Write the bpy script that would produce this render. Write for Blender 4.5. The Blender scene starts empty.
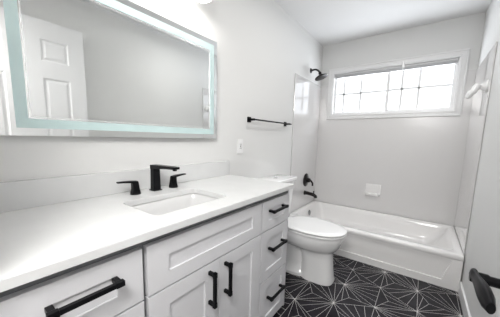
import bpy, bmesh, math, random
from mathutils import Vector, Matrix
random.seed(4)
C = bpy.context.scene.collection
SC = bpy.context.scene
PI = math.pi

# ------------------------------------------------------------------ camera
YAW, PITCH, ROLL = 0.6412, -0.1332, 0.0233
fw = Vector((-math.sin(YAW)*math.cos(PITCH), math.cos(YAW)*math.cos(PITCH), math.sin(PITCH)))
rt = Vector((math.cos(YAW), math.sin(YAW), 0)); up = rt.cross(fw)
r2 = rt*math.cos(ROLL) + up*math.sin(ROLL); u2 = -rt*math.sin(ROLL) + up*math.cos(ROLL)
cd = bpy.data.cameras.new('camera'); cam = bpy.data.objects.new('camera', cd); C.objects.link(cam)
cd.sensor_fit = 'HORIZONTAL'; cd.sensor_width = 36; cd.lens = 233.99*36/500
cd.shift_x = 2.41/500; cd.shift_y = 10.64/500; cd.clip_start = 0.01
m3 = Matrix((r2, u2, -fw)).transposed()
cam.matrix_world = Matrix.Translation((1.1858, -0.0237, 1.162)) @ m3.to_4x4()
SC.camera = cam

# ------------------------------------------------------------------ world, lights, exposure
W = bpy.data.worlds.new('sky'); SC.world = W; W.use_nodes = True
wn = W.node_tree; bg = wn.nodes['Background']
wtc = wn.nodes.new('ShaderNodeTexCoord'); wsx = wn.nodes.new('ShaderNodeSeparateXYZ')
SKY_LOW, SKY_HIGH, GROUND = 1.9, 9.0, 10.5   # pale overcast sky; unseen overhead and ground bands raised to light the room
def ramp(lo, hi, v0, v1):
    n = wn.nodes.new('ShaderNodeMapRange'); wn.links.new(wsx.outputs[2], n.inputs[0])
    for i_, v_ in enumerate((lo, hi, v0, v1)): n.inputs[i_+1].default_value = v_
    return n
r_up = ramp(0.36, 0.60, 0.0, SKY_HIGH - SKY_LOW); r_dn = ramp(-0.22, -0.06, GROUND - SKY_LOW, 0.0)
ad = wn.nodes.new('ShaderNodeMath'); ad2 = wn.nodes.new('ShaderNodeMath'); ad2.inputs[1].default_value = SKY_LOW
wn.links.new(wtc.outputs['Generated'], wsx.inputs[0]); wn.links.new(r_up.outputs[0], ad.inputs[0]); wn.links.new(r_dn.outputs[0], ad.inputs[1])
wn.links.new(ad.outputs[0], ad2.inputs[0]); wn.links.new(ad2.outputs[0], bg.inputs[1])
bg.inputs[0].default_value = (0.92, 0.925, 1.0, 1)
CLY = 1.80
P_CEIL, P_HALL_FILL, P_VAN = 5.4, 29, 1.35
E_SHADE, E_DIFF = 3.0, 2.5
SC.view_settings.view_transform = 'Standard'; SC.view_settings.look = 'None'
SC.view_settings.exposure = 0.18; SC.view_settings.gamma = 1.0; SC.view_settings.use_curve_mapping = False

def area(name, loc, rot, sx, sy, power, col=(1, 1, 1), portal=False):
    l = bpy.data.lights.new(name, 'AREA'); l.shape = 'RECTANGLE'; l.size = sx; l.size_y = sy
    l.energy = power; l.color = col
    if portal: l.cycles.is_portal = True
    o = bpy.data.objects.new(name, l); C.objects.link(o); o.location = loc; o.rotation_euler = rot
    return o
WR, D, HC = 1.524, 3.164, 2.372      # right wall, back wall, ceiling
area('window_portal', (0.78, D+0.11, 1.745), (-PI/2, 0, 0), 1.24, 0.54, 1, portal=True)
area('added_ceiling_light', (0.85, CLY, HC-0.072), (0, 0, 0), 0.26, 0.26, P_CEIL, (1, 0.985, 0.96))  # added light for the unseen ceiling lamp, brightens the room
area('hall_fill_light', (1.18, -0.42, 2.0), (math.radians(40), 0, math.radians(20)), 0.55, 0.50, P_HALL_FILL, (1, 0.985, 0.965))  # added fill behind the camera, no fixture in the hall

# ------------------------------------------------------------------ materials
def mat(name, col, rough=0.5, metal=0.0, coat=0.0, spec=0.5):
    m = bpy.data.materials.new(name); m.use_nodes = True
    b = m.node_tree.nodes['Principled BSDF']
    b.inputs['Base Color'].default_value = (*col, 1); b.inputs['Roughness'].default_value = rough
    b.inputs['Metallic'].default_value = metal; b.inputs['Coat Weight'].default_value = coat
    b.inputs['Specular IOR Level'].default_value = spec
    b.inputs['Coat Roughness'].default_value = 0.05
    return m
def bsdf(m): return m.node_tree.nodes['Principled BSDF']
def noise_bump(m, scale, strength, dist=0.002, detail=3):
    nt = m.node_tree; tc = nt.nodes.new('ShaderNodeTexCoord'); n = nt.nodes.new('ShaderNodeTexNoise')
    n.inputs['Scale'].default_value = scale; n.inputs['Detail'].default_value = detail
    b = nt.nodes.new('ShaderNodeBump'); b.inputs['Strength'].default_value = strength; b.inputs['Distance'].default_value = dist
    nt.links.new(tc.outputs['Object'], n.inputs['Vector']); nt.links.new(n.outputs['Fac'], b.inputs['Height'])
    nt.links.new(b.outputs['Normal'], bsdf(m).inputs['Normal'])
def noise_col(m, c1, c2, scale, detail=4):
    nt = m.node_tree; tc = nt.nodes.new('ShaderNodeTexCoord'); n = nt.nodes.new('ShaderNodeTexNoise')
    n.inputs['Scale'].default_value = scale; n.inputs['Detail'].default_value = detail
    r = nt.nodes.new('ShaderNodeValToRGB'); r.color_ramp.elements[0].position = 0.35; r.color_ramp.elements[1].position = 0.65
    r.color_ramp.elements[0].color = (*c1, 1); r.color_ramp.elements[1].color = (*c2, 1)
    nt.links.new(tc.outputs['Object'], n.inputs['Vector']); nt.links.new(n.outputs['Fac'], r.inputs['Fac'])
    nt.links.new(r.outputs['Color'], bsdf(m).inputs['Base Color'])
M = {}
M['wall'] = mat('wall_paint', (0.73, 0.73, 0.722), 0.6); noise_bump(M['wall'], 220, 0.08, 0.001)
M['ceiling'] = mat('ceiling_paint', (0.80, 0.80, 0.80), 0.8); noise_bump(M['ceiling'], 150, 0.1, 0.001)
M['trim'] = mat('trim_paint', (0.82, 0.82, 0.82), 0.3)
M['door'] = mat('door_paint', (0.80, 0.80, 0.81), 0.35)
M['cabinet'] = mat('cabinet_paint', (0.67, 0.67, 0.69), 0.32); noise_bump(M['cabinet'], 60, 0.04, 0.001)
M['carcass'] = mat('shaded_cabinet_box', (0.20, 0.205, 0.215), 0.5)  # shade in the gaps around the fronts put into a dark grey
M['quartz'] = mat('white_quartz', (0.80,0.80,0.80), 0.18); noise_col(M['quartz'], (0.645, 0.65, 0.65), (0.67, 0.675, 0.675), 9)
M['porcelain'] = mat('porcelain', (0.84, 0.84, 0.84), 0.08, coat=0.5)
M['sink'] = mat('sink_ceramic', (0.66, 0.66, 0.66), 0.12, coat=0.3)
M['seat'] = mat('toilet_seat_plastic', (0.82, 0.82, 0.82), 0.15)
M['acrylic'] = mat('tub_acrylic', (0.86, 0.85, 0.845), 0.13, coat=0.3)
M['black'] = mat('matte_black_metal', (0.0045, 0.0045, 0.0055), 0.34, metal=0.0, spec=0.14)
M['bronze'] = mat('dark_bronze_metal', (0.010, 0.008, 0.008), 0.28, metal=0.5)
M['chrome'] = mat('chrome', (0.75, 0.75, 0.76), 0.12, metal=1.0)
M['dark_chrome'] = mat('dark_chrome', (0.35, 0.35, 0.36), 0.2, metal=1.0)
M['mirror'] = mat('mirror_silver', (0.90, 0.915, 0.91), 0.015, metal=1.0)
M['mirror_edge'] = mat('mirror_edge', (0.55, 0.60, 0.60), 0.3)
M['bevel'] = mat('cut_glass_bevel', (0.95, 0.97, 0.97), 0.25, metal=0.6)
M['frost'] = mat('frosted_glass_band', (0.54, 0.68, 0.68), 0.45, coat=0.2)
M['plastic'] = mat('white_plastic', (0.85, 0.85, 0.85), 0.25)
M['slot'] = mat('dark_slot', (0.03, 0.03, 0.03), 0.6)
M['blind'] = mat('blind_slats', (0.62, 0.62, 0.63), 0.4)
M['tile'] = mat('black_tile', (0.012, 0.011, 0.014), 0.3, spec=0.15); noise_col(M['tile'], (0.009, 0.008, 0.011), (0.020, 0.018, 0.024), 14)
M['line'] = mat('white_tile_line', (0.62, 0.60, 0.59), 0.35)
M['hallfloor'] = mat('hall_floor', (0.35, 0.30, 0.25), 0.5)
# frosted lamp glass
m = mat('lamp_glass', (0.95, 0.94, 0.92), 0.4); M['shade'] = m
bsdf(m).inputs['Emission Color'].default_value = (1, 0.97, 0.92, 1); bsdf(m).inputs['Emission Strength'].default_value = E_SHADE
m = mat('diffuser', (0.95, 0.95, 0.95), 0.4); M['diffuser'] = m
bsdf(m).inputs['Emission Color'].default_value = (1, 0.98, 0.95, 1); bsdf(m).inputs['Emission Strength'].default_value = E_DIFF
# window glass: clear sheet with a faint reflection
m = bpy.data.materials.new('window_glass'); m.use_nodes = True; nt = m.node_tree; nt.nodes.clear()
out = nt.nodes.new('ShaderNodeOutputMaterial'); mx = nt.nodes.new('ShaderNodeMixShader'); tr = nt.nodes.new('ShaderNodeBsdfTransparent')
gl = nt.nodes.new('ShaderNodeBsdfGlossy'); gl.inputs['Roughness'].default_value = 0.02; mx.inputs[0].default_value = 0.03
tr.inputs[0].default_value = (0.96, 0.98, 0.97, 1)
nt.links.new(tr.outputs[0], mx.inputs[1]); nt.links.new(gl.outputs[0], mx.inputs[2]); nt.links.new(mx.outputs[0], out.inputs[0])
M['glass'] = m
# surround: glossy moulded panel with faint pressed squares
def surround_mat(name, horiz, rough, ior):
    m = mat(name, (0.70, 0.69, 0.688), rough, coat=1.0, spec=0.6); bsdf(m).inputs['Coat IOR'].default_value = ior; bsdf(m).inputs['Coat Roughness'].default_value = rough*0.8
    nt = m.node_tree; tc = nt.nodes.new('ShaderNodeTexCoord'); sx = nt.nodes.new('ShaderNodeSeparateXYZ'); cx = nt.nodes.new('ShaderNodeCombineXYZ')
    nt.links.new(tc.outputs['Object'], sx.inputs[0]); nt.links.new(sx.outputs[horiz], cx.inputs[0]); nt.links.new(sx.outputs[2], cx.inputs[1])
    br = nt.nodes.new('ShaderNodeTexBrick'); br.offset = 0; br.inputs['Scale'].default_value = 1
    br.inputs['Brick Width'].default_value = 0.108; br.inputs['Row Height'].default_value = 0.108
    br.inputs['Mortar Size'].default_value = 0.0015; br.inputs['Mortar Smooth'].default_value = 0.5
    nt.links.new(cx.outputs[0], br.inputs['Vector'])
    bp = nt.nodes.new('ShaderNodeBump'); bp.invert = True; bp.inputs['Strength'].default_value = 0.3; bp.inputs['Distance'].default_value = 0.001
    nt.links.new(br.outputs['Fac'], bp.inputs['Height']); nt.links.new(bp.outputs['Normal'], bsdf(m).inputs['Normal'])
    return m
M['sur_x'] = surround_mat('surround_panel_back', 0, 0.28, 1.5)
M['sur_y'] = surround_mat('surround_panel_side', 1, 0.06, 2.0)

# ------------------------------------------------------------------ mesh helpers
def link(name, me, parent=None):
    o = bpy.data.objects.new(name, me); C.objects.link(o)
    if parent: o.parent = parent
    return o
def obj(name, bm, ms, parent=None, smooth=False, angle=None):
    bmesh.ops.recalc_face_normals(bm, faces=bm.faces)
    me = bpy.data.meshes.new(name); bm.to_mesh(me); bm.free()
    for k in (ms if isinstance(ms, (list, tuple)) else [ms]): me.materials.append(M[k])
    if smooth:
        for p in me.polygons: p.use_smooth = True
        me.set_sharp_from_angle(angle=math.radians(angle or 40))
    o = link(name, me, parent)
    return o
def box(x0, x1, y0, y1, z0, z1, bev=0.0, bm=None, mi=0, seg=2):
    t = bmesh.new()
    r = bmesh.ops.create_cube(t, size=1)
    bmesh.ops.scale(t, vec=(x1-x0, y1-y0, z1-z0), verts=t.verts)
    bmesh.ops.translate(t, vec=((x0+x1)/2, (y0+y1)/2, (z0+z1)/2), verts=t.verts)
    if bev: bmesh.ops.bevel(t, geom=t.edges[:], offset=bev, segments=seg, profile=0.5, affect='EDGES')
    for f in t.faces: f.material_index = mi
    return merge(bm, t)
def merge(bm, t):
    if bm is None: return t
    me = bpy.data.meshes.new('tmp'); t.to_mesh(me); t.free(); bm.from_mesh(me); bpy.data.meshes.remove(me)
    return bm
def loft(rings, bm=None, cap=True, mi=0, closed=True):
    t = bm or bmesh.new(); vs = [[t.verts.new(p) for p in r] for r in rings]
    n = len(rings[0])
    for a, b in zip(vs, vs[1:]):
        for i in range(n if closed else n-1):
            f = t.faces.new((a[i], a[(i+1) % n], b[(i+1) % n], b[i])); f.material_index = mi
    if cap is True or cap == 'both' or cap == 'start': t.faces.new(vs[0]).material_index = mi
    if cap is True or cap == 'both' or cap == 'end': t.faces.new(vs[-1]).material_index = mi
    return t
def frame_of(d):
    d = Vector(d).normalized(); a = Vector((0, 0, 1)) if abs(d.z) < 0.9 else Vector((1, 0, 0))
    u = d.cross(a).normalized(); return u, u.cross(d).normalized()
def lathe(profile, origin, axis, bm=None, n=28, mi=0):
    """profile: (radius, distance along the axis)"""
    o = Vector(origin); d = Vector(axis).normalized(); u, v = frame_of(d)
    rings = [[o + d*h + (u*math.cos(2*PI*i/n) + v*math.sin(2*PI*i/n))*max(r, 0.0003) for i in range(n)] for r, h in profile]
    return loft(rings, bm, True, mi)
def tube(pts, rad, bm=None, n=14, mi=0, flat=None):
    """round (or, with flat=(ru, rv), elliptical) sweep along the points"""
    P = [Vector(p) for p in pts]; rings = []; u = None
    for i, p in enumerate(P):
        d = ((P[min(i+1, len(P)-1)] - P[max(i-1, 0)])).normalized()
        if u is None: u, v = frame_of(d)
        else:
            u = (u - d*u.dot(d)).normalized(); v = u.cross(d).normalized()
        r = rad[i] if isinstance(rad, (list, tuple)) else rad
        ru, rv = (r, r) if not flat else (r*flat[0], r*flat[1])
        rings.append([p + u*math.cos(2*PI*k/n)*ru + v*math.sin(2*PI*k/n)*rv for k in range(n)])
    return loft(rings, bm, True, mi)
def bez(a, b, c, d, n=10):
    a, b, c, d = map(Vector, (a, b, c, d)); return [a*(1-t)**3 + b*3*t*(1-t)**2 + c*3*t*t*(1-t) + d*t**3 for t in [i/n for i in range(n+1)]]
def rrect(x0, x1, y0, y1, r, z, k=6):
    pts = []
    for cx, cy, a0 in ((x1-r, y1-r, 0), (x0+r, y1-r, 90), (x0+r, y0+r, 180), (x1-r, y0+r, 270)):
        for i in range(k+1):
            a = math.radians(a0 + 90*i/k); pts.append(Vector((cx + r*math.cos(a), cy + r*math.sin(a), z)))
    return pts
def panel_slab(us, vs, cells, depth, mould, th, place, chamfer=0.0):
    """slab whose front (w = 0) is cut in a grid; the cells named are sunk panels; place maps (u, v, w) to the room"""
    bm = bmesh.new(); g = [[bm.verts.new((u, v, 0)) for v in vs] for u in us]
    pf = []
    for i in range(len(us)-1):
        for j in range(len(vs)-1):
            f = bm.faces.new((g[i][j], g[i+1][j], g[i+1][j+1], g[i][j+1]))
            if (i, j) in cells: pf.append(f)
    for f in pf:
        bmesh.ops.inset_region(bm, faces=[f], thickness=mould, depth=0, use_even_offset=True)
        bmesh.ops.translate(bm, vec=(0, 0, -depth), verts=f.verts[:])
        if chamfer:
            bmesh.ops.inset_region(bm, faces=[f], thickness=chamfer*0.5, depth=0)
            bmesh.ops.inset_region(bm, faces=[f], thickness=chamfer, depth=0)
            bmesh.ops.translate(bm, vec=(0, 0, depth*0.8), verts=f.verts[:])
    e = [e for e in bm.edges if e.is_boundary]
    r = bmesh.ops.extrude_edge_only(bm, edges=e)
    nv = [v for v in r['geom'] if isinstance(v, bmesh.types.BMVert)]
    bmesh.ops.translate(bm, vec=(0, 0, -th), verts=nv)
    ne = [x for x in r['geom'] if isinstance(x, bmesh.types.BMEdge) and x.is_boundary]
    bmesh.ops.contextual_create(bm, geom=ne)
    for v in bm.verts: v.co = place(*v.co)
    return bm
def tag(o, label, cat, group=None):
    o['label'] = label; o['category'] = cat
    if group: o['group'] = group
    return o
def thing(name, label, cat, loc=(0, 0, 0), group=None):
    o = bpy.data.objects.new(name, None); C.objects.link(o); o.location = loc; o.empty_display_size = 0.05
    return tag(o, label, cat, group)
def adopt(root, *os):
    for o in os:
        o.parent = root; o.matrix_parent_inverse = Matrix.Translation(root.location).inverted()
def structure(o): o['kind'] = 'structure'; return o

# ------------------------------------------------------------------ room shell
def floor_mesh():
    bm = box(-0.1, WR+0.1, -0.14, D+0.1, -0.06, 0.0)
    s = 0.277; a = Vector((0, s)); b = Vector((0.866*s, s/2)); c = b - a
    o = Vector((0.779, 1.872)); lw = 0.0022; x0, x1, y0, y1 = 0.0, WR, 0.0, 2.36
    L = []
    rnd = random.Random(11)
    for i in range(-6, 7):
        for j in range(-12, 10):
            P = o + b*i + a*j
            if not (-0.4 < P.x < 1.9 and -0.4 < P.y < 2.8): continue
            L += [(P, P+a), (P, P+b), (P, P+c)]
            # triangle to the right of P: three bent lines meeting near its middle, plus rays out of one corner
            T = [P, P+a, P+b]; g = (T[0]+T[1]+T[2])/3; g += Vector((rnd.uniform(-.012, .012), rnd.uniform(-.012, .012)))
            for q in T: L.append((q, g))
            k = (i+2*j) % 3; q, r_, t_ = T[k], T[(k+1) % 3], T[(k+2) % 3]
            for f in (0.5,): L.append((q, g+(r_-g)*f)); L.append((q, g+(t_-g)*f))
            # triangle to the left of P+c: a fan out of one corner
            T = [P, P+b, P+c]; k = (i+j) % 3; q, r_, t_ = T[k], T[(k+1) % 3], T[(k+2) % 3]
            for f in (0.25, 0.5, 0.75): L.append((q, r_+(t_-r_)*f))
    def clip(p, q):
        t0, t1 = 0.0, 1.0; d = q-p
        for pp, dd, lo, hi in ((p.x, d.x, x0, x1), (p.y, d.y, y0, y1)):
            if abs(dd) < 1e-9:
                if pp < lo or pp > hi: return None
            else:
                ta, tb = sorted(((lo-pp)/dd, (hi-pp)/dd)); t0 = max(t0, ta); t1 = min(t1, tb)
        return (p+d*t0, p+d*t1) if t1-t0 > 1e-4 else None
    z = 0.0005
    for p, q in L:
        r = clip(p, q)
        if not r: continue
        p2, q2 = r; d = (q2-p2).normalized(); n = Vector((-d.y, d.x))
        w0 = lw/2
        f = bm.faces.new([bm.verts.new((v.x, v.y, z)) for v in (p2+n*w0, p2-n*w0, q2-n*w0, q2+n*w0)]); f.material_index = 1
    for i in range(-6, 7):
        for j in range(-12, 10):
            P = o + b*i + a*j
            if x0 < P.x < x1 and y0 < P.y < y1:
                f = bm.faces.new([bm.verts.new((P.x+0.0055*math.cos(t*PI/4), P.y+0.0055*math.sin(t*PI/4), z+0.0002)) for t in range(8)]); f.material_index = 1
    return bm
structure(obj('floor', floor_mesh(), ['tile', 'line']))
structure(obj('ceiling', box(-0.1, WR+0.1, -0.14, D+0.1, HC, HC+0.08), 'ceiling'))
structure(obj('wall_left', box(-0.1, 0, -0.14, D+0.1, -0.06, HC), 'wall'))
structure(obj('wall_right', box(WR, WR+0.1, -0.14, D+0.1, -0.06, HC), 'wall'))
WX0, WX1, WZ0, WZ1 = 0.165, 1.392, 1.485, 2.008
bm = box(0, WR, D, D+0.1, -0.06, WZ0); box(0, WR, D, D+0.1, WZ1, HC, bm=bm); box(0, WX0, D, D+0.1, WZ0, WZ1, bm=bm); box(WX1, WR, D, D+0.1, WZ0, WZ1, bm=bm)
structure(obj('wall_back', bm, 'wall'))
bm = box(0, 0.60, -0.13, -0.035, -0.06, HC); box(0.60, 1.425, -0.13, -0.035, 2.08, HC, bm=bm); box(1.425, WR, -0.13, -0.035, -0.06, HC, bm=bm)
structure(obj('wall_front', bm, 'wall'))
# hallway behind the doorway
structure(obj('floor_hall', box(-0.1, WR+0.1, -1.5, -0.14, -0.06, 0), 'hallfloor'))
structure(obj('ceiling_hall', box(-0.1, WR+0.1, -1.5, -0.14, HC, HC+0.08), 'ceiling'))
bm = box(-0.1, WR+0.1, -1.6, -1.5, -0.06, HC); box(-0.2, -0.1, -1.6, -0.14, -0.06, HC, bm=bm); box(WR+0.1, WR+0.2, -1.6, -0.14, -0.06, HC, bm=bm)
structure(obj('wall_hall', bm, 'wall'))
# door casing round the doorway
bm = box(0.545, 0.60, -0.035, -0.018, 0.0, 2.135, 0.003); box(1.425, 1.48, -0.035, -0.018, 0, 2.135, 0.003, bm=bm); box(0.545, 1.48, -0.035, -0.018, 2.08, 2.135, 0.003, bm=bm)
structure(obj('trim_1', bm, 'trim'))
# baseboards
structure(obj('baseboard_right', box(WR-0.013, WR, 0.0, 2.335, 0, 0.095, 0.003), 'trim'))
structure(obj('baseboard_left', box(0, 0.013, 1.31, 2.335, 0, 0.095, 0.003), 'trim'))

# door, open back against the right wall
DX = 1.388
ys, yo = 0.035, 0.85
us = [ys, ys+0.115, 0.335, 0.550, yo-0.115, yo]
vs = [0.012, 0.25, 0.80, 0.97, 1.605, 1.735, 1.905, 2.045]
cells = {(i, j) for i in (1, 3) for j in (1, 3, 5)}
door = obj('door_1', panel_slab(us, vs, cells, 0.006, 0.010, 0.035, lambda u, v, w: (DX-w, u, v), chamfer=0.022), 'door')
structure(door); door['label'] = 'white six-panel door leaf standing open against the right wall'
# black lever
hy, hz = 0.775, 0.822
bm = lathe([(0.0, 0), (0.031, 0), (0.031, 0.005), (0.027, 0.009), (0.012, 0.010), (0.012, 0.038), (0.015, 0.042), (0.015, 0.058), (0.013, 0.072), (0.012, 0.075)], (DX, hy, hz), (-1, 0, 0), n=26)
pts = bez((DX-0.066, hy+0.018, hz+0.002), (DX-0.069, hy-0.01, hz+0.004), (DX-0.062, hy-0.04, hz+0.008), (DX-0.058, hy-0.137, hz+0.000), 10)
tube(pts, [0.013, 0.015, 0.015, 0.014, 0.014, 0.015, 0.017, 0.019, 0.021, 0.020, 0.012], bm, 14, flat=(0.62, 1.1))
h = obj('door_handle', bm, 'black', door, True, 50)
h = obj('latch_plate', box(DX+0.006, DX+0.029, yo-0.001, yo+0.001, hz-0.03, hz+0.03), 'black', door)

# ------------------------------------------------------------------ window
win = bpy.data.objects.new('window_1', None); C.objects.link(win); win.location = (0.78, D, 1.427); structure(win)
win['label'] = 'wide white slider window with grilles, high on the back wall over the tub'
OX0, OX1, OZ0, OZ1 = 0.107, 1.449, 1.427, 2.064
def ring_box(x0, x1, z0, z1, w, y0, y1, bev=0.002, bm=None):
    bm = box(x0, x1, y0, y1, z1-w, z1, bev, bm); box(x0, x1, y0, y1, z0, z0+w, bev, bm)
    box(x0, x0+w, y0, y1, z0+w*0.98, z1-w*0.98, bev, bm); box(x1-w, x1, y0, y1, z0+w*0.98, z1-w*0.98, bev, bm)
    return bm
bm = ring_box(OX0, OX1, OZ0, OZ1, 0.056, D-0.014, D, 0.003)
ring_box(OX0, OX1, OZ0, OZ1, 0.016, D-0.024, D-0.013, 0.004, bm)
ring_box(OX0+0.040, OX1-0.040, OZ0+0.040, OZ1-0.040, 0.016, D-0.019, D-0.013, 0.003, bm)
casing = obj('window_casing', bm, 'trim')
bm = ring_box(WX0-0.002, WX1+0.002, WZ0-0.002, WZ1+0.002, 0.012, D-0.01, D+0.1, 0.0)
jamb = obj('window_jamb', bm, 'trim')
GY = D+0.05
def sash(x0, x1, muntins, y):
    bm = ring_box(x0, x1, WZ0+0.008, WZ1-0.008, 0.030, y-0.014, y+0.014, 0.002)
    s = obj('window_sash', bm, 'trim')
    bm = None
    for mx_ in muntins: bm = box(mx_-0.011, mx_+0.011, y-0.004, y+0.002, WZ0+0.03, WZ1-0.03, 0.001, bm)
    bm = box(x0+0.03, x1-0.03, y-0.004, y+0.002, 1.735, 1.757, 0.001, bm)
    g = obj('muntin_grid', bm, 'trim', s)
    gl = obj('window_pane', box(x0+0.026, x1-0.026, y+0.007, y+0.010, WZ0+0.034, WZ1-0.034), 'glass', s)
    return s
s1 = sash(WX0+0.008, 0.800, (0.293, 0.493), GY+0.008); s2 = sash(0.772, WX1-0.008, (0.922, 1.080), GY-0.012)
bm = box(WX0+0.014, WX1-0.014, D+0.004, D+0.034, WZ1-0.032, WZ1-0.012, 0.002)
for k in range(7): box(WX0+0.018, WX1-0.018, D+0.007, D+0.031, WZ1-0.036-0.0045*k, WZ1-0.033-0.0045*k, 0, bm)
bl = obj('raised_blind', bm, 'blind')
bm = box(0.906, 0.930, D-0.032, D-0.012, 1.965, 2.030, 0.004); tube([(0.918, D-0.022, 1.97), (0.915, D-0.02, 1.955), (0.918, D-0.018, 1.94)], 0.005, bm)
bc = obj('blind_cord_clip', bm, 'plastic')
adopt(win, casing, jamb, s1, s2, bl, bc)

# ------------------------------------------------------------------ shower surround
ST = 1.862; TB = 2.378
bm = box(0.0008, 0.007, TB, D-0.008, 0.301, ST, 0.002); box(0.0008, 0.010, TB, TB+0.016, 0.301, ST, 0.003, bm)
tag(obj('shower_surround', bm, 'sur_y'), 'glossy white tub wall panel behind the shower valve and spout', 'shower surround')
bm = box(WR-0.007, WR-0.0008, TB, D-0.008, 0.301, ST, 0.002); box(WR-0.010, WR-0.0008, TB, TB+0.016, 0.301, ST, 0.003, bm)
tag(obj('shower_surround', bm, 'sur_y'), 'glossy white tub wall panel carrying the small white bracket', 'shower surround')
bm = box(0.0, WR, D-0.007, D-0.0005, 0.301, OZ0-0.001, 0.001); box(0.0, OX0-0.001, D-0.007, D-0.0005, OZ0-0.002, ST, 0.001, bm); box(OX1+0.001, WR, D-0.007, D-0.0005, OZ0-0.002, ST, 0.001, bm)
tag(obj('shower_surround', bm, 'sur_x'), 'wide glossy white tub wall panel under the window with a soap dish', 'shower surround')

# ------------------------------------------------------------------ bathtub
TF, TZ = 2.335, 0.300
tub = thing('bathtub', 'white alcove bathtub with a flat apron, below the window', 'bathtub', (0.76, 2.75, 0))
def tub_shell():
    rings = []
    x0, x1, y0, y1 = 0.008, WR-0.008, TF, D-0.008
    rings.append(rrect(x0, x1, y0+0.006, y1, 0.004, TZ-0.05))
    rings.append(rrect(x0, x1, y0-0.002, y1, 0.004, TZ-0.04))
    rings.append(rrect(x0, x1, y0-0.004, y1, 0.006, TZ-0.012))
    rings.append(rrect(x0, x1, y0+0.002, y1, 0.010, TZ-0.003))
    rings.append(rrect(x0+0.01, x1-0.01, y0+0.012, y1-0.004, 0.014, TZ))
    rings.append(rrect(x0+0.055, x1-0.045, y0+0.066, y1-0.032, 0.07, TZ))
    rings.append(rrect(x0+0.062, x1-0.054, y0+0.074, y1-0.038, 0.07, TZ-0.006))
    rings.append(rrect(x0+0.072, x1-0.075, y0+0.084, y1-0.046, 0.08, TZ-0.06))
    rings.append(rrect(x0+0.090, x1-0.130, y0+0.105, y1-0.066, 0.09, TZ-0.16))
    rings.append(rrect(x0+0.110, x1-0.180, y0+0.135, y1-0.095, 0.09, TZ-0.22))
    rings.append(rrect(x0+0.160, x1-0.240, y0+0.185, y1-0.145, 0.08, TZ-0.24))
    return loft(rings, None, 'end')
basin = obj('basin', tub_shell(), 'acrylic', None, True, 50)
# apron with a sunk field
ap = panel_slab([0.008, 0.10, 1.405, WR-0.008], [0.0, 0.062, TZ-0.062, TZ-0.045], {(1, 1)}, 0.010, 0.035, 0.03, lambda u, v, w: (u, TF+0.004-w, v))
for v in ap.verts:
    if 1.35 < v.co.x < 1.46 and v.co.z > 0.12: v.co.x += 0.045
apron = obj('apron', ap, 'acrylic')
of = obj('overflow_plate', lathe([(0, 0), (0.036, 0), (0.036, 0.004), (0.028, 0.009), (0.010, 0.010), (0, 0.010)], (0.088, 2.80, 0.225), (1, 0, 0.15), n=28), 'dark_chrome', None, True)
dr = obj('drain', lathe([(0, 0), (0.03, 0), (0.03, 0.004), (0, 0.005)], (0.30, 2.76, TZ-0.2395), (0, 0, 1)), 'chrome', None, True)
adopt(tub, basin, apron, of, dr)

# soap shelf on the back panel
bm = box(0.655, 0.822, D-0.020, D-0.007, 0.492, 0.638, 0.006)
bm2 = rrect
shelf = [[Vector((x, D-0.008-yy, z)) for x, yy in ((0.662, 0), (0.664, 0.035), (0.678, 0.050), (0.80, 0.050), (0.812, 0.035), (0.815, 0))] for z in (0.500, 0.505, 0.522, 0.526)]
loft(shelf, bm)
box(0.672, 0.805, D-0.021, D-0.019, 0.545, 0.625, 0.0, bm)
tag(obj('soap_dish', bm, 'acrylic', None, False), 'small white square soap dish moulded on the panel below the window', 'soap dish')

# tub spout, valve, shower head
ty = 2.82
sp = thing('tub_spout', 'dark bronze tub filler spout on the left wall, below the round valve', 'spout', (0.007, ty-0.02, 0.475))
a = obj('flange', lathe([(0, 0), (0.030, 0), (0.030, 0.006), (0.024, 0.016), (0, 0.016)], (0.007, ty-0.02, 0.475), (1, 0, 0)), 'bronze', None, True)
bm = tube([(0.012, ty-0.02, 0.475), (0.05, ty-0.02, 0.476), (0.10, ty-0.02, 0.470), (0.135, ty-0.02, 0.462), (0.155, ty-0.02, 0.448), (0.158, ty-0.02, 0.43)], [0.024, 0.023, 0.022, 0.022, 0.021, 0.019], None, 18)
lathe([(0.006, 0), (0.006, 0.018), (0.009, 0.020), (0.009, 0.030), (0.004, 0.033)], (0.130, ty-0.02, 0.482), (0, 0, 1), bm, 12)
b = obj('spout_body', bm, 'bronze', None, True)
adopt(sp, a, b)
va = thing('shower_valve', 'round dark bronze shower valve with a lever, on the left wall above the tub spout', 'valve', (0.007, ty, 0.64))
a = obj('valve_plate', lathe([(0, 0), (0.085, 0), (0.085, 0.004), (0.078, 0.010), (0.045, 0.014), (0.040, 0.018), (0, 0.018)], (0.007, ty, 0.64), (1, 0, 0), n=36), 'bronze', None, True)
bm = lathe([(0, 0), (0.030, 0), (0.028, 0.03), (0.024, 0.045), (0, 0.048)], (0.022, ty, 0.64), (1, 0, 0))
tube([(0.060, ty, 0.645), (0.072, ty+0.02, 0.63), (0.082, ty+0.045, 0.60), (0.080, ty+0.05, 0.565)], [0.013, 0.012, 0.011, 0.010], bm)
b = obj('lever', bm, 'bronze', None, True)
adopt(va, a, b)
sh = thing('shower', 'dark bronze shower head on a curved arm, high on the left wall beside the window', 'shower', (0, 2.80, 1.985))
a = obj('flange', lathe([(0, 0), (0.030, 0), (0.028, 0.006), (0.016, 0.014), (0, 0.014)], (0.0, 2.80, 1.985), (1, 0, 0)), 'bronze', None, True)
arm = bez((0.008, 2.80, 1.985), (0.06, 2.80, 2.0), (0.09, 2.80, 1.985), (0.115, 2.80, 1.945), 10)
b = obj('shower_arm', tube(arm, 0.0105), 'bronze', None, True)
hx = Vector((0.112, 2.80, 1.95)); ax = Vector((0.35, 0.0, -0.94)).normalized()
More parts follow.
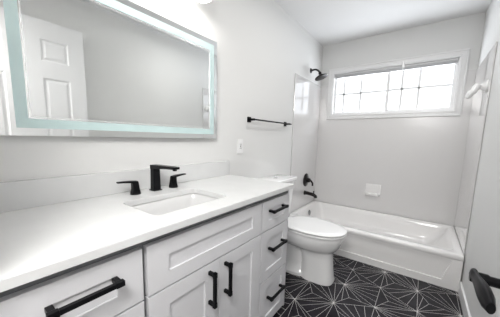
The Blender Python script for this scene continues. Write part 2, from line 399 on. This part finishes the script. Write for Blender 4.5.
c = obj('spray_face', lathe([(0, 0), (0.015, 0), (0.018, 0.012), (0.016, 0.024), (0.024, 0.034), (0.046, 0.045), (0.072, 0.056), (0.076, 0.062), (0.074, 0.068), (0.060, 0.071), (0, 0.071)], hx, ax, n=32), 'bronze', None, True)
adopt(sh, a, b, c)

# white holder on the right side panel
by, bz = 2.47, 1.582
hd = thing('wall_hook', 'small white bracket on the right side panel beside the window', 'hook', (WR-0.007, by, bz))
bm = lathe([(0, 0), (0.046, 0), (0.046, 0.007), (0.041, 0.012), (0.028, 0.022), (0.019, 0.036), (0.018, 0.046), (0.024, 0.058), (0, 0.060)], (WR-0.007, by, bz), (-1, 0, 0), n=24)
a = obj('wall_plate', bm, 'plastic', None, True)
bm = tube([(WR-0.056, by, bz+0.014), (WR-0.066, by, bz-0.004), (WR-0.078, by, bz-0.030), (WR-0.096, by, bz-0.046), (WR-0.104, by, bz-0.066), (WR-0.103, by, bz-0.080)], [0.024, 0.028, 0.028, 0.027, 0.022, 0.012], None, 16, flat=(1.2, 0.8))
b = obj('hook_cradle', bm, 'plastic', None, True)
adopt(hd, a, b)

# ------------------------------------------------------------------ toilet
TY = 1.838
toi = thing('toilet', 'white two-piece toilet with closed lid between the vanity and the tub', 'toilet', (0.35, TY, 0))
def egg(xb, xf, hw, z, n=40, p=2.3, xm=None, pb=2.6):
    """oval seen from above: widest at xm, pointed towards xf"""
    xm = xm if xm is not None else xb + (xf-xb)*0.42; r = []
    for i in range(n):
        t = 2*PI*i/n; c_, s_ = math.cos(t), math.sin(t); q = p if c_ > 0 else pb
        L_ = (xf-xm) if c_ > 0 else (xm-xb)
        r.append(Vector((xm + L_*math.copysign(abs(c_)**(2/q), c_), TY + hw*math.copysign(abs(s_)**(2/q), s_), z)))
    return r
prof = [(0.42, 0.700, 0.104, 0.0, 3.2), (0.42, 0.702, 0.105, 0.012, 3.2), (0.425, 0.694, 0.099, 0.035, 3.2), (0.43, 0.685, 0.093, 0.12, 3.0), (0.42, 0.680, 0.092, 0.20, 2.9),
        (0.40, 0.680, 0.092, 0.245, 2.8), (0.34, 0.688, 0.108, 0.262, 2.5), (0.26, 0.706, 0.138, 0.278, 2.4), (0.22, 0.724, 0.162, 0.302, 2.3), (0.21, 0.738, 0.177, 0.335, 2.3), (0.205, 0.750, 0.184, 0.37, 2.3), (0.205, 0.756, 0.187, 0.395, 2.3), (0.215, 0.750, 0.183, 0.408, 2.3)]
bm = loft([egg(a_, b_, c_, z_, p=p_) for a_, b_, c_, z_, p_ in prof])
# rear trapway bulge and foot
tr_ = [(0.14, 0.50, 0.106, 0.0), (0.14, 0.50, 0.106, 0.022), (0.16, 0.48, 0.080, 0.045), (0.17, 0.46, 0.074, 0.10), (0.17, 0.46, 0.082, 0.17), (0.16, 0.46, 0.092, 0.24), (0.14, 0.46, 0.120, 0.31), (0.12, 0.46, 0.150, 0.36), (0.11, 0.46, 0.158, 0.40)]
loft([egg(a_, b_, c_, z_, p=3.0, pb=3.0) for a_, b_, c_, z_ in tr_], bm)
a = obj('bowl', bm, 'porcelain', None, True, 45)
bm = box(0.02, 0.215, TY-0.215, TY+0.215, 0.395, 0.765, 0.022, seg=4)
for v in bm.verts:                                   # tank tapers a little downwards
    k = (0.765-v.co.z)/0.37; v.co.y = TY + (v.co.y-TY)*(1-0.10*k); v.co.x = 0.02 + (v.co.x-0.02)*(1-0.10*k)
b = obj('tank', bm, 'porcelain', None, True, 50)
c = obj('tank_lid', box(0.008, 0.232, TY-0.232, TY+0.232, 0.762, 0.800, 0.011, seg=4), 'porcelain', None, True, 50)
e = obj('flush_button', lathe([(0, 0), (0.024, 0), (0.024, 0.004), (0.020, 0.006), (0, 0.006)], (0.12, TY, 0.800), (0, 0, 1)), 'chrome', None, True)
adopt(toi, a, b, c, e)
bm = loft([egg(0.262, 0.764, 0.192, 0.408), egg(0.258, 0.768, 0.195, 0.413), egg(0.258, 0.768, 0.195, 0.422), egg(0.262, 0.764, 0.192, 0.426)])
st = obj('seat_ring', bm, 'seat', None, True, 40)
bm = loft([egg(0.252, 0.762, 0.190, 0.430), egg(0.248, 0.769, 0.196, 0.434), egg(0.248, 0.770, 0.197, 0.441), egg(0.254, 0.762, 0.191, 0.447), egg(0.30, 0.71, 0.15, 0.4505)])
box(0.235, 0.275, TY-0.10, TY+0.10, 0.412, 0.440, 0.008, bm)
ld = obj('seat_lid', bm, 'seat', None, True, 40)
adopt(toi, st, ld)

# ------------------------------------------------------------------ vanity cabinet
VY0, VY1, F = 0.02, 1.298, 0.535
van = thing('vanity_cabinet', 'white shaker vanity cabinet with black bar pulls along the left wall', 'cabinet', (0.27, 0.66, 0))
bm = box(F-0.034, F-0.021, VY0, VY1-0.018, 0.05, 0.835); box(0.003, F-0.034, VY0, VY1-0.018, 0.05, 0.066, bm=bm); box(0.003, 0.015, VY0, VY1-0.018, 0.066, 0.70, bm=bm)
for y_ in (VY0, 0.324, 0.977): box(0.015, F-0.034, y_, y_+0.016, 0.066, 0.835, bm=bm)
ca = obj('carcass', bm, 'carcass')
bm = box(0.003, F, VY1-0.018, VY1, 0.05, 0.838, 0.0015); box(0.003, F-0.07, VY1-0.018, VY1, 0.0, 0.05, 0, bm); box(0.003, F-0.07, VY0, VY1-0.018, 0.0, 0.05, 0, bm)
bm2 = box(F-0.09, F-0.07, VY0, VY1-0.018, 0.0, 0.05)
sd = obj('end_panel', bm, 'cabinet'); tk = obj('toe_kick', bm2, 'cabinet')
bm = box(F-0.060, F-0.021, VY0, VY1, 0.835, 0.8545); box(0.003, F-0.060, VY1-0.018, VY1, 0.835, 0.8545, bm=bm); box(0.003, 0.03, VY0, VY1, 0.835, 0.8545, bm=bm)
rail = obj('top_rail', bm, 'carcass')
adopt(van, ca, sd, tk, rail)
def front(name, y0, y1, z0, z1, stile, rl, parent=van):
    bm = panel_slab([y0, y0+stile, y1-stile, y1], [z0, z0+rl, z1-rl, z1], {(1, 1)}, 0.007, 0.0015, 0.020, lambda u, v, w: (F+w, u, v))
    e = [e for e in bm.edges if e.is_boundary]
    bmesh.ops.recalc_face_normals(bm, faces=bm.faces)
    o = obj(name, bm, 'cabinet'); adopt(parent, o)
    return o
def pull(front_o, cy, cz, L, vertical=False):
    bm = bmesh.new(); h = L/2; w = 0.0064; off = 0.034
    def bx(a0, a1, xx0, xx1, ww):
        if vertical: box(xx0, xx1, cy-ww, cy+ww, cz+a0, cz+a1, 0.0012, bm)
        else: box(xx0, xx1, cy+a0, cy+a1, cz-ww, cz+ww, 0.0012, bm)
    bx(-h, h, F+off-w, F+off+w, w)
    for s in (-1, 1):
        c0 = s*(h-0.011)
        bx(c0-0.0075, c0+0.0075, F+0.0005, F+off-w+0.002, 0.0065)
        bx(c0-0.011, c0+0.011, F+off-w-0.001, F+off+w+0.001, w+0.0015)
    o = obj('pull_handle', bm, 'black', front_o)
    o.matrix_parent_inverse = front_o.matrix_world.inverted() if False else Matrix.Translation(-van.location) @ Matrix.Identity(4)
    return o
Z1 = 0.822
def finish(fo, *a, **k):
    p = pull(fo, *a, **k); p.matrix_parent_inverse = Matrix.Identity(4)
    p.matrix_parent_inverse = Matrix.Identity(4)
    return p
ya, yb, yc_, yd = VY0+0.003, 0.328, 0.986, VY1-0.001
yb2 = 0.339
gap = 0.004
zt0, zt1 = 0.655, 0.648
# left bank
d_ = front('drawer', ya, yb-gap, zt0, Z1, 0.075, 0.052); finish(d_, 0.170, 0.765, 0.165)
d_ = front('drawer', ya, yb-gap, 0.358, zt1, 0.075, 0.058); finish(d_, 0.170, 0.545, 0.165)
d_ = front('drawer', ya, yb-gap, 0.060, 0.350, 0.075, 0.058); finish(d_, 0.170, 0.245, 0.165)
# middle: false front over two doors
front('false_front', yb2, yc_-gap, zt0, Z1, 0.078, 0.054)
ym = 0.660
d_ = front('cabinet_door', yb2, ym-0.0015, 0.060, zt1, 0.078, 0.062); finish(d_, 0.602, 0.548, 0.152, vertical=True)
d_ = front('cabinet_door', ym+0.0015, yc_-gap, 0.060, zt1, 0.078, 0.062); finish(d_, 0.697, 0.548, 0.152, vertical=True)
# right bank
d_ = front('drawer', yc_+gap, yd, zt0, Z1, 0.060, 0.050); finish(d_, 1.131, 0.764, 0.166)
d_ = front('drawer', yc_+gap, yd, 0.358, zt1, 0.060, 0.055); finish(d_, 1.137, 0.543, 0.168)
d_ = front('drawer', yc_+gap, yd, 0.060, 0.350, 0.060, 0.055); finish(d_, 1.140, 0.238, 0.168)

# countertop with a cut-out, backsplash
CT0, CT1 = 0.855, 0.880
SX0, SX1, SY0, SY1 = 0.192, 0.452, 0.425, 0.812
def slab():
    bm = bmesh.new(); inner = rrect(SX0, SX1, SY0, SY1, 0.028, 0, 6); n = len(inner)
    X0, X1, Y0, Y1 = 0.0, 0.560, -0.03, 1.312
    outer = []
    cx, cy = (SX0+SX1)/2, (SY0+SY1)/2
    # outline points shot outwards from the middle of the cut-out, corners snapped
    per = 7
    cr = [Vector((X1, Y1, 0)), Vector((X0, Y1, 0)), Vector((X0, Y0, 0)), Vector((X1, Y0, 0))]
    lists = []
    for z in (CT1, CT0):
        vi = [bm.verts.new((p.x, p.y, z)) for p in inner]; vo = []
        for q in range(4):
            for i in range(per):
                t = (i - per//2)/per
                if t < 0: a_, b_, s = cr[q], cr[q-1], -t
                else: a_, b_, s = cr[q], cr[(q+1) % 4], t
                p = a_ + (b_-a_)*s; vo.append(bm.verts.new((p.x, p.y, z)))
        lists.append((vi, vo))
    for vi, vo in lists:
        for i in range(n): bm.faces.new((vi[i], vi[(i+1) % n], vo[(i+1) % n], vo[i]))
    for k in (0, 1):
        A, B = lists[0][k], lists[1][k]
        for i in range(n): bm.faces.new((A[i], A[(i+1) % n], B[(i+1) % n], B[i]))
    bmesh.ops.recalc_face_normals(bm, faces=bm.faces)
    es = [e for e in bm.edges if all(abs(v.co.z-CT1) < 1e-6 for v in e.verts) and e.calc_face_angle(0) > 1.0]
    bmesh.ops.bevel(bm, geom=es, offset=0.002, segments=2, affect='EDGES')
    return bm
tag(obj('countertop', slab(), 'quartz'), 'white quartz vanity worktop with a rectangular sink cut-out', 'countertop')
tag(obj('backsplash', box(0.0008, 0.02, -0.03, 1.312, CT1+0.0003, CT1+0.106, 0.0015), 'quartz'), 'low white quartz backsplash strip standing along the worktop under the mirror', 'backsplash')

# undermount sink
snk = thing('sink', 'white rectangular undermount sink set in the vanity worktop', 'sink', (0.32, 0.62, 0.72))
def sr(ins, z, r): return rrect(SX0-0.006+ins, SX1+0.006-ins, SY0-0.006+ins, SY1+0.006-ins, r, z)
bm = loft([sr(-0.02, 0.8548, 0.03), sr(0.0, 0.8548, 0.03), sr(0.006, 0.845, 0.032), sr(0.010, 0.80, 0.034), sr(0.018, 0.750, 0.036), sr(0.034, 0.729, 0.035), sr(0.075, 0.720, 0.03), sr(0.10, 0.718, 0.02)], None, 'end')
a = obj('basin', bm, 'sink', None, True, 60)
b = obj('drain', lathe([(0.024, 0), (0.024, 0.003), (0.018, 0.004), (0.016, 0.008), (0, 0.009)], (0.322, 0.620, 0.7181), (0, 0, 1)), 'black', None, True)
adopt(snk, a, b)

# faucet
FX, FY = 0.087, 0.650
fa = thing('faucet', 'matte black three-piece faucet standing on the worktop behind the sink', 'faucet', (FX, FY, CT1))
bm = box(FX-0.024, FX+0.024, FY-0.024, FY+0.024, CT1, CT1+0.005, 0.002)
sec = lambda z, w, dpt: rrect(FX-dpt, FX+dpt, FY-w, FY+w, 0.006, z, 3)
loft([sec(CT1+0.004, 0.020, 0.020), sec(CT1+0.10, 0.0185, 0.0185), sec(CT1+0.131, 0.018, 0.018)], bm)
arm = [[Vector((x, FY+sy*w, z)) for sy, z in ((-1, zb), (1, zb), (1, zt_), (-1, zt_))] for x, w, zb, zt_ in
       ((FX-0.018, 0.018, CT1+0.112, CT1+0.133), (FX+0.03, 0.018, CT1+0.116, CT1+0.1345), (FX+0.12, 0.017, CT1+0.123, CT1+0.1365), (FX+0.178, 0.016, CT1+0.125, CT1+0.137), (FX+0.184, 0.014, CT1+0.127, CT1+0.136))]
loft(arm, bm)
lathe([(0.010, 0), (0.010, 0.008)], (FX+0.165, FY, CT1+0.118), (0, 0, 1), bm, 14)
a = obj('spout', bm, 'black', None, False)
adopt(fa, a)
for hy_, s in ((0.540, -1), (0.754, 1)):
    hx_ = 0.092
    bm = lathe([(0.0, 0), (0.024, 0), (0.024, 0.004), (0.021, 0.006)], (hx_, hy_, CT1), (0, 0, 1), n=24)
    hs = lambda z, w, o_=0: rrect(hx_-w, hx_+w, hy_-w+o_, hy_+w+o_, w*0.45, z, 4)
    loft([hs(CT1+0.004, 0.0200), hs(CT1+0.025, 0.0165), hs(CT1+0.045, 0.0150, s*0.001), hs(CT1+0.058, 0.0145, s*0.002), hs(CT1+0.064, 0.012, s*0.004)], bm)
    lev = [[Vector((hx_+sx*w, y_, z_+dz)) for sx, dz in ((-1, -th), (1, -th), (1, th), (-1, th))] for y_, z_, w, th in
           ((hy_-s*0.008, CT1+0.057, 0.013, 0.006), (hy_+s*0.02, CT1+0.062, 0.012, 0.0048), (hy_+s*0.055, CT1+0.065, 0.010, 0.0036), (hy_+s*0.082, CT1+0.066, 0.009, 0.003))]
    loft(lev, bm)
    a = obj('faucet_handle', bm, 'black', None, False); adopt(fa, a)

# ------------------------------------------------------------------ mirror
mi = thing('mirror', 'wide frameless wall mirror with a frosted pale teal border above the worktop', 'mirror', (0.02, 0.635, 1.151))
MY0, MY1, MZ0, MZ1, MX = 0.080, 1.150, 1.151, 1.776, 0.035
a = obj('glass', box(0.030, MX, MY0, MY1, MZ0, MZ1), ['mirror'])
bk = obj('back_box', box(0.002, 0.030, MY0+0.03, MY1-0.03, MZ0+0.03, MZ1-0.03), 'mirror_edge')
def yz_ring(y0, y1, z0, z1, w, x0, x1, wt=None):
    wt = wt or w
    bm = box(x0, x1, y0, y1, z1-wt, z1); box(x0, x1, y0, y1, z0, z0+w, bm=bm)
    box(x0, x1, y0, y0+w, z0+w, z1-wt, bm=bm); box(x0, x1, y1-w, y1, z0+w, z1-wt, bm=bm)
    return bm
fr = obj('frosted_border', yz_ring(MY0+0.075, MY1-0.026, MZ0+0.028, MZ1-0.028, 0.034, MX, MX+0.0012, 0.036), 'frost')
bv = obj('bevel_line', yz_ring(MY0+0.114, MY1-0.065, MZ0+0.067, MZ1-0.069, 0.003, MX, MX+0.0010), 'bevel')
adopt(mi, a, bk, fr, bv)

# ------------------------------------------------------------------ vanity light over the mirror
vl = thing('vanity_light', 'three-lamp wall light with white glass shades above the mirror', 'wall lamp', (0.0, 0.64, 2.05))
bm = box(0.0, 0.022, 0.36, 0.92, 2.03, 2.09, 0.006); box(0.05, 0.062, 0.30, 0.98, 2.054, 2.066, 0.003, bm)
for y_ in (0.5, 0.78): box(0.02, 0.055, y_-0.008, y_+0.008, 2.054, 2.066, 0.002, bm)
a = obj('back_plate', bm, 'black'); adopt(vl, a)
for y_ in (0.335, 0.64, 0.945):
    bm = tube([(0.056, y_, 2.06), (0.09, y_, 2.062), (0.115, y_, 2.05), (0.12, y_, 2.035)], 0.007)
    lathe([(0.024, 0), (0.026, 0.03)], (0.12, y_, 2.022), (0, 0, 1), bm, 20)
    a = obj('lamp_arm', bm, 'black', None, True); adopt(vl, a)
    n = 28; prof_ = [(0.026, 2.032), (0.040, 2.017), (0.048, 1.982), (0.052, 1.927), (0.049, 1.927), (0.045, 1.982), (0.037, 2.014), (0.022, 2.029)]
    bm = loft([[Vector((0.12+r_*math.cos(2*PI*i/n), y_+r_*math.sin(2*PI*i/n), z_)) for i in range(n)] for r_, z_ in prof_], None, 'end')
    a = obj('lamp_shade', bm, 'shade', None, True); adopt(vl, a)
    l = bpy.data.lights.new('vanity_bulb_light', 'POINT'); l.energy = P_VAN; l.color = (1, 0.97, 0.93); l.shadow_soft_size = 0.025
    lo = bpy.data.objects.new('vanity_bulb_light', l); C.objects.link(lo); lo.location = (0.12, y_, 1.935)
# added ceiling lamp, unseen (its light is at the top of the script)
cl = thing('added_ceiling_lamp', 'added round white flush ceiling lamp, out of view before the tub', 'ceiling lamp', (0.85, CLY, HC))
a = obj('lamp_base', lathe([(0, 0), (0.175, 0), (0.175, 0.02), (0.165, 0.024)], (0.85, CLY, HC), (0, 0, -1), n=40), 'plastic', None, True)
b = obj('diffuser', lathe([(0.160, 0.022), (0.158, 0.045), (0.140, 0.060), (0, 0.064)], (0.85, CLY, HC), (0, 0, -1), n=40), 'diffuser', None, True)
adopt(cl, a, b)

# ------------------------------------------------------------------ outlet
ot = thing('wall_outlet', 'white outlet plate on the left wall past the end of the worktop', 'outlet', (0, 1.455, 1.03))
a = obj('cover_plate', box(0, 0.006, 1.418, 1.490, 1.033, 1.150, 0.002), 'plastic')
bm = box(0.004, 0.008, 1.437, 1.471, 1.058, 1.125, 0.0015)
b = obj('receptacle', bm, 'plastic')
bm = None
for z_ in (1.078, 1.108):
    for y_ in (1.447, 1.461): bm = box(0.0075, 0.0083, y_-0.0018, y_+0.0018, z_-0.006, z_+0.006, 0, bm)
bm = box(0.0075, 0.0085, 1.449, 1.459, 1.088, 1.098, 0, bm)
s = obj('slots', bm, 'slot')
adopt(ot, a, b, s)

# ------------------------------------------------------------------ towel bar
tb = thing('towel_bar', 'matte black towel bar on the left wall above the toilet', 'towel bar', (0, 1.88, 1.31))
os_ = []
for y_ in (1.565, 2.195):
    bm = box(0, 0.010, y_-0.022, y_+0.022, 1.290, 1.334, 0.002); box(0.009, 0.060, y_-0.009, y_+0.009, 1.303, 1.321, 0.002, bm)
    os_.append(obj('post', bm, 'black'))
os_.append(obj('bar', box(0.048, 0.060, 1.545, 2.235, 1.306, 1.318, 0.002), 'black'))
adopt(tb, *os_)
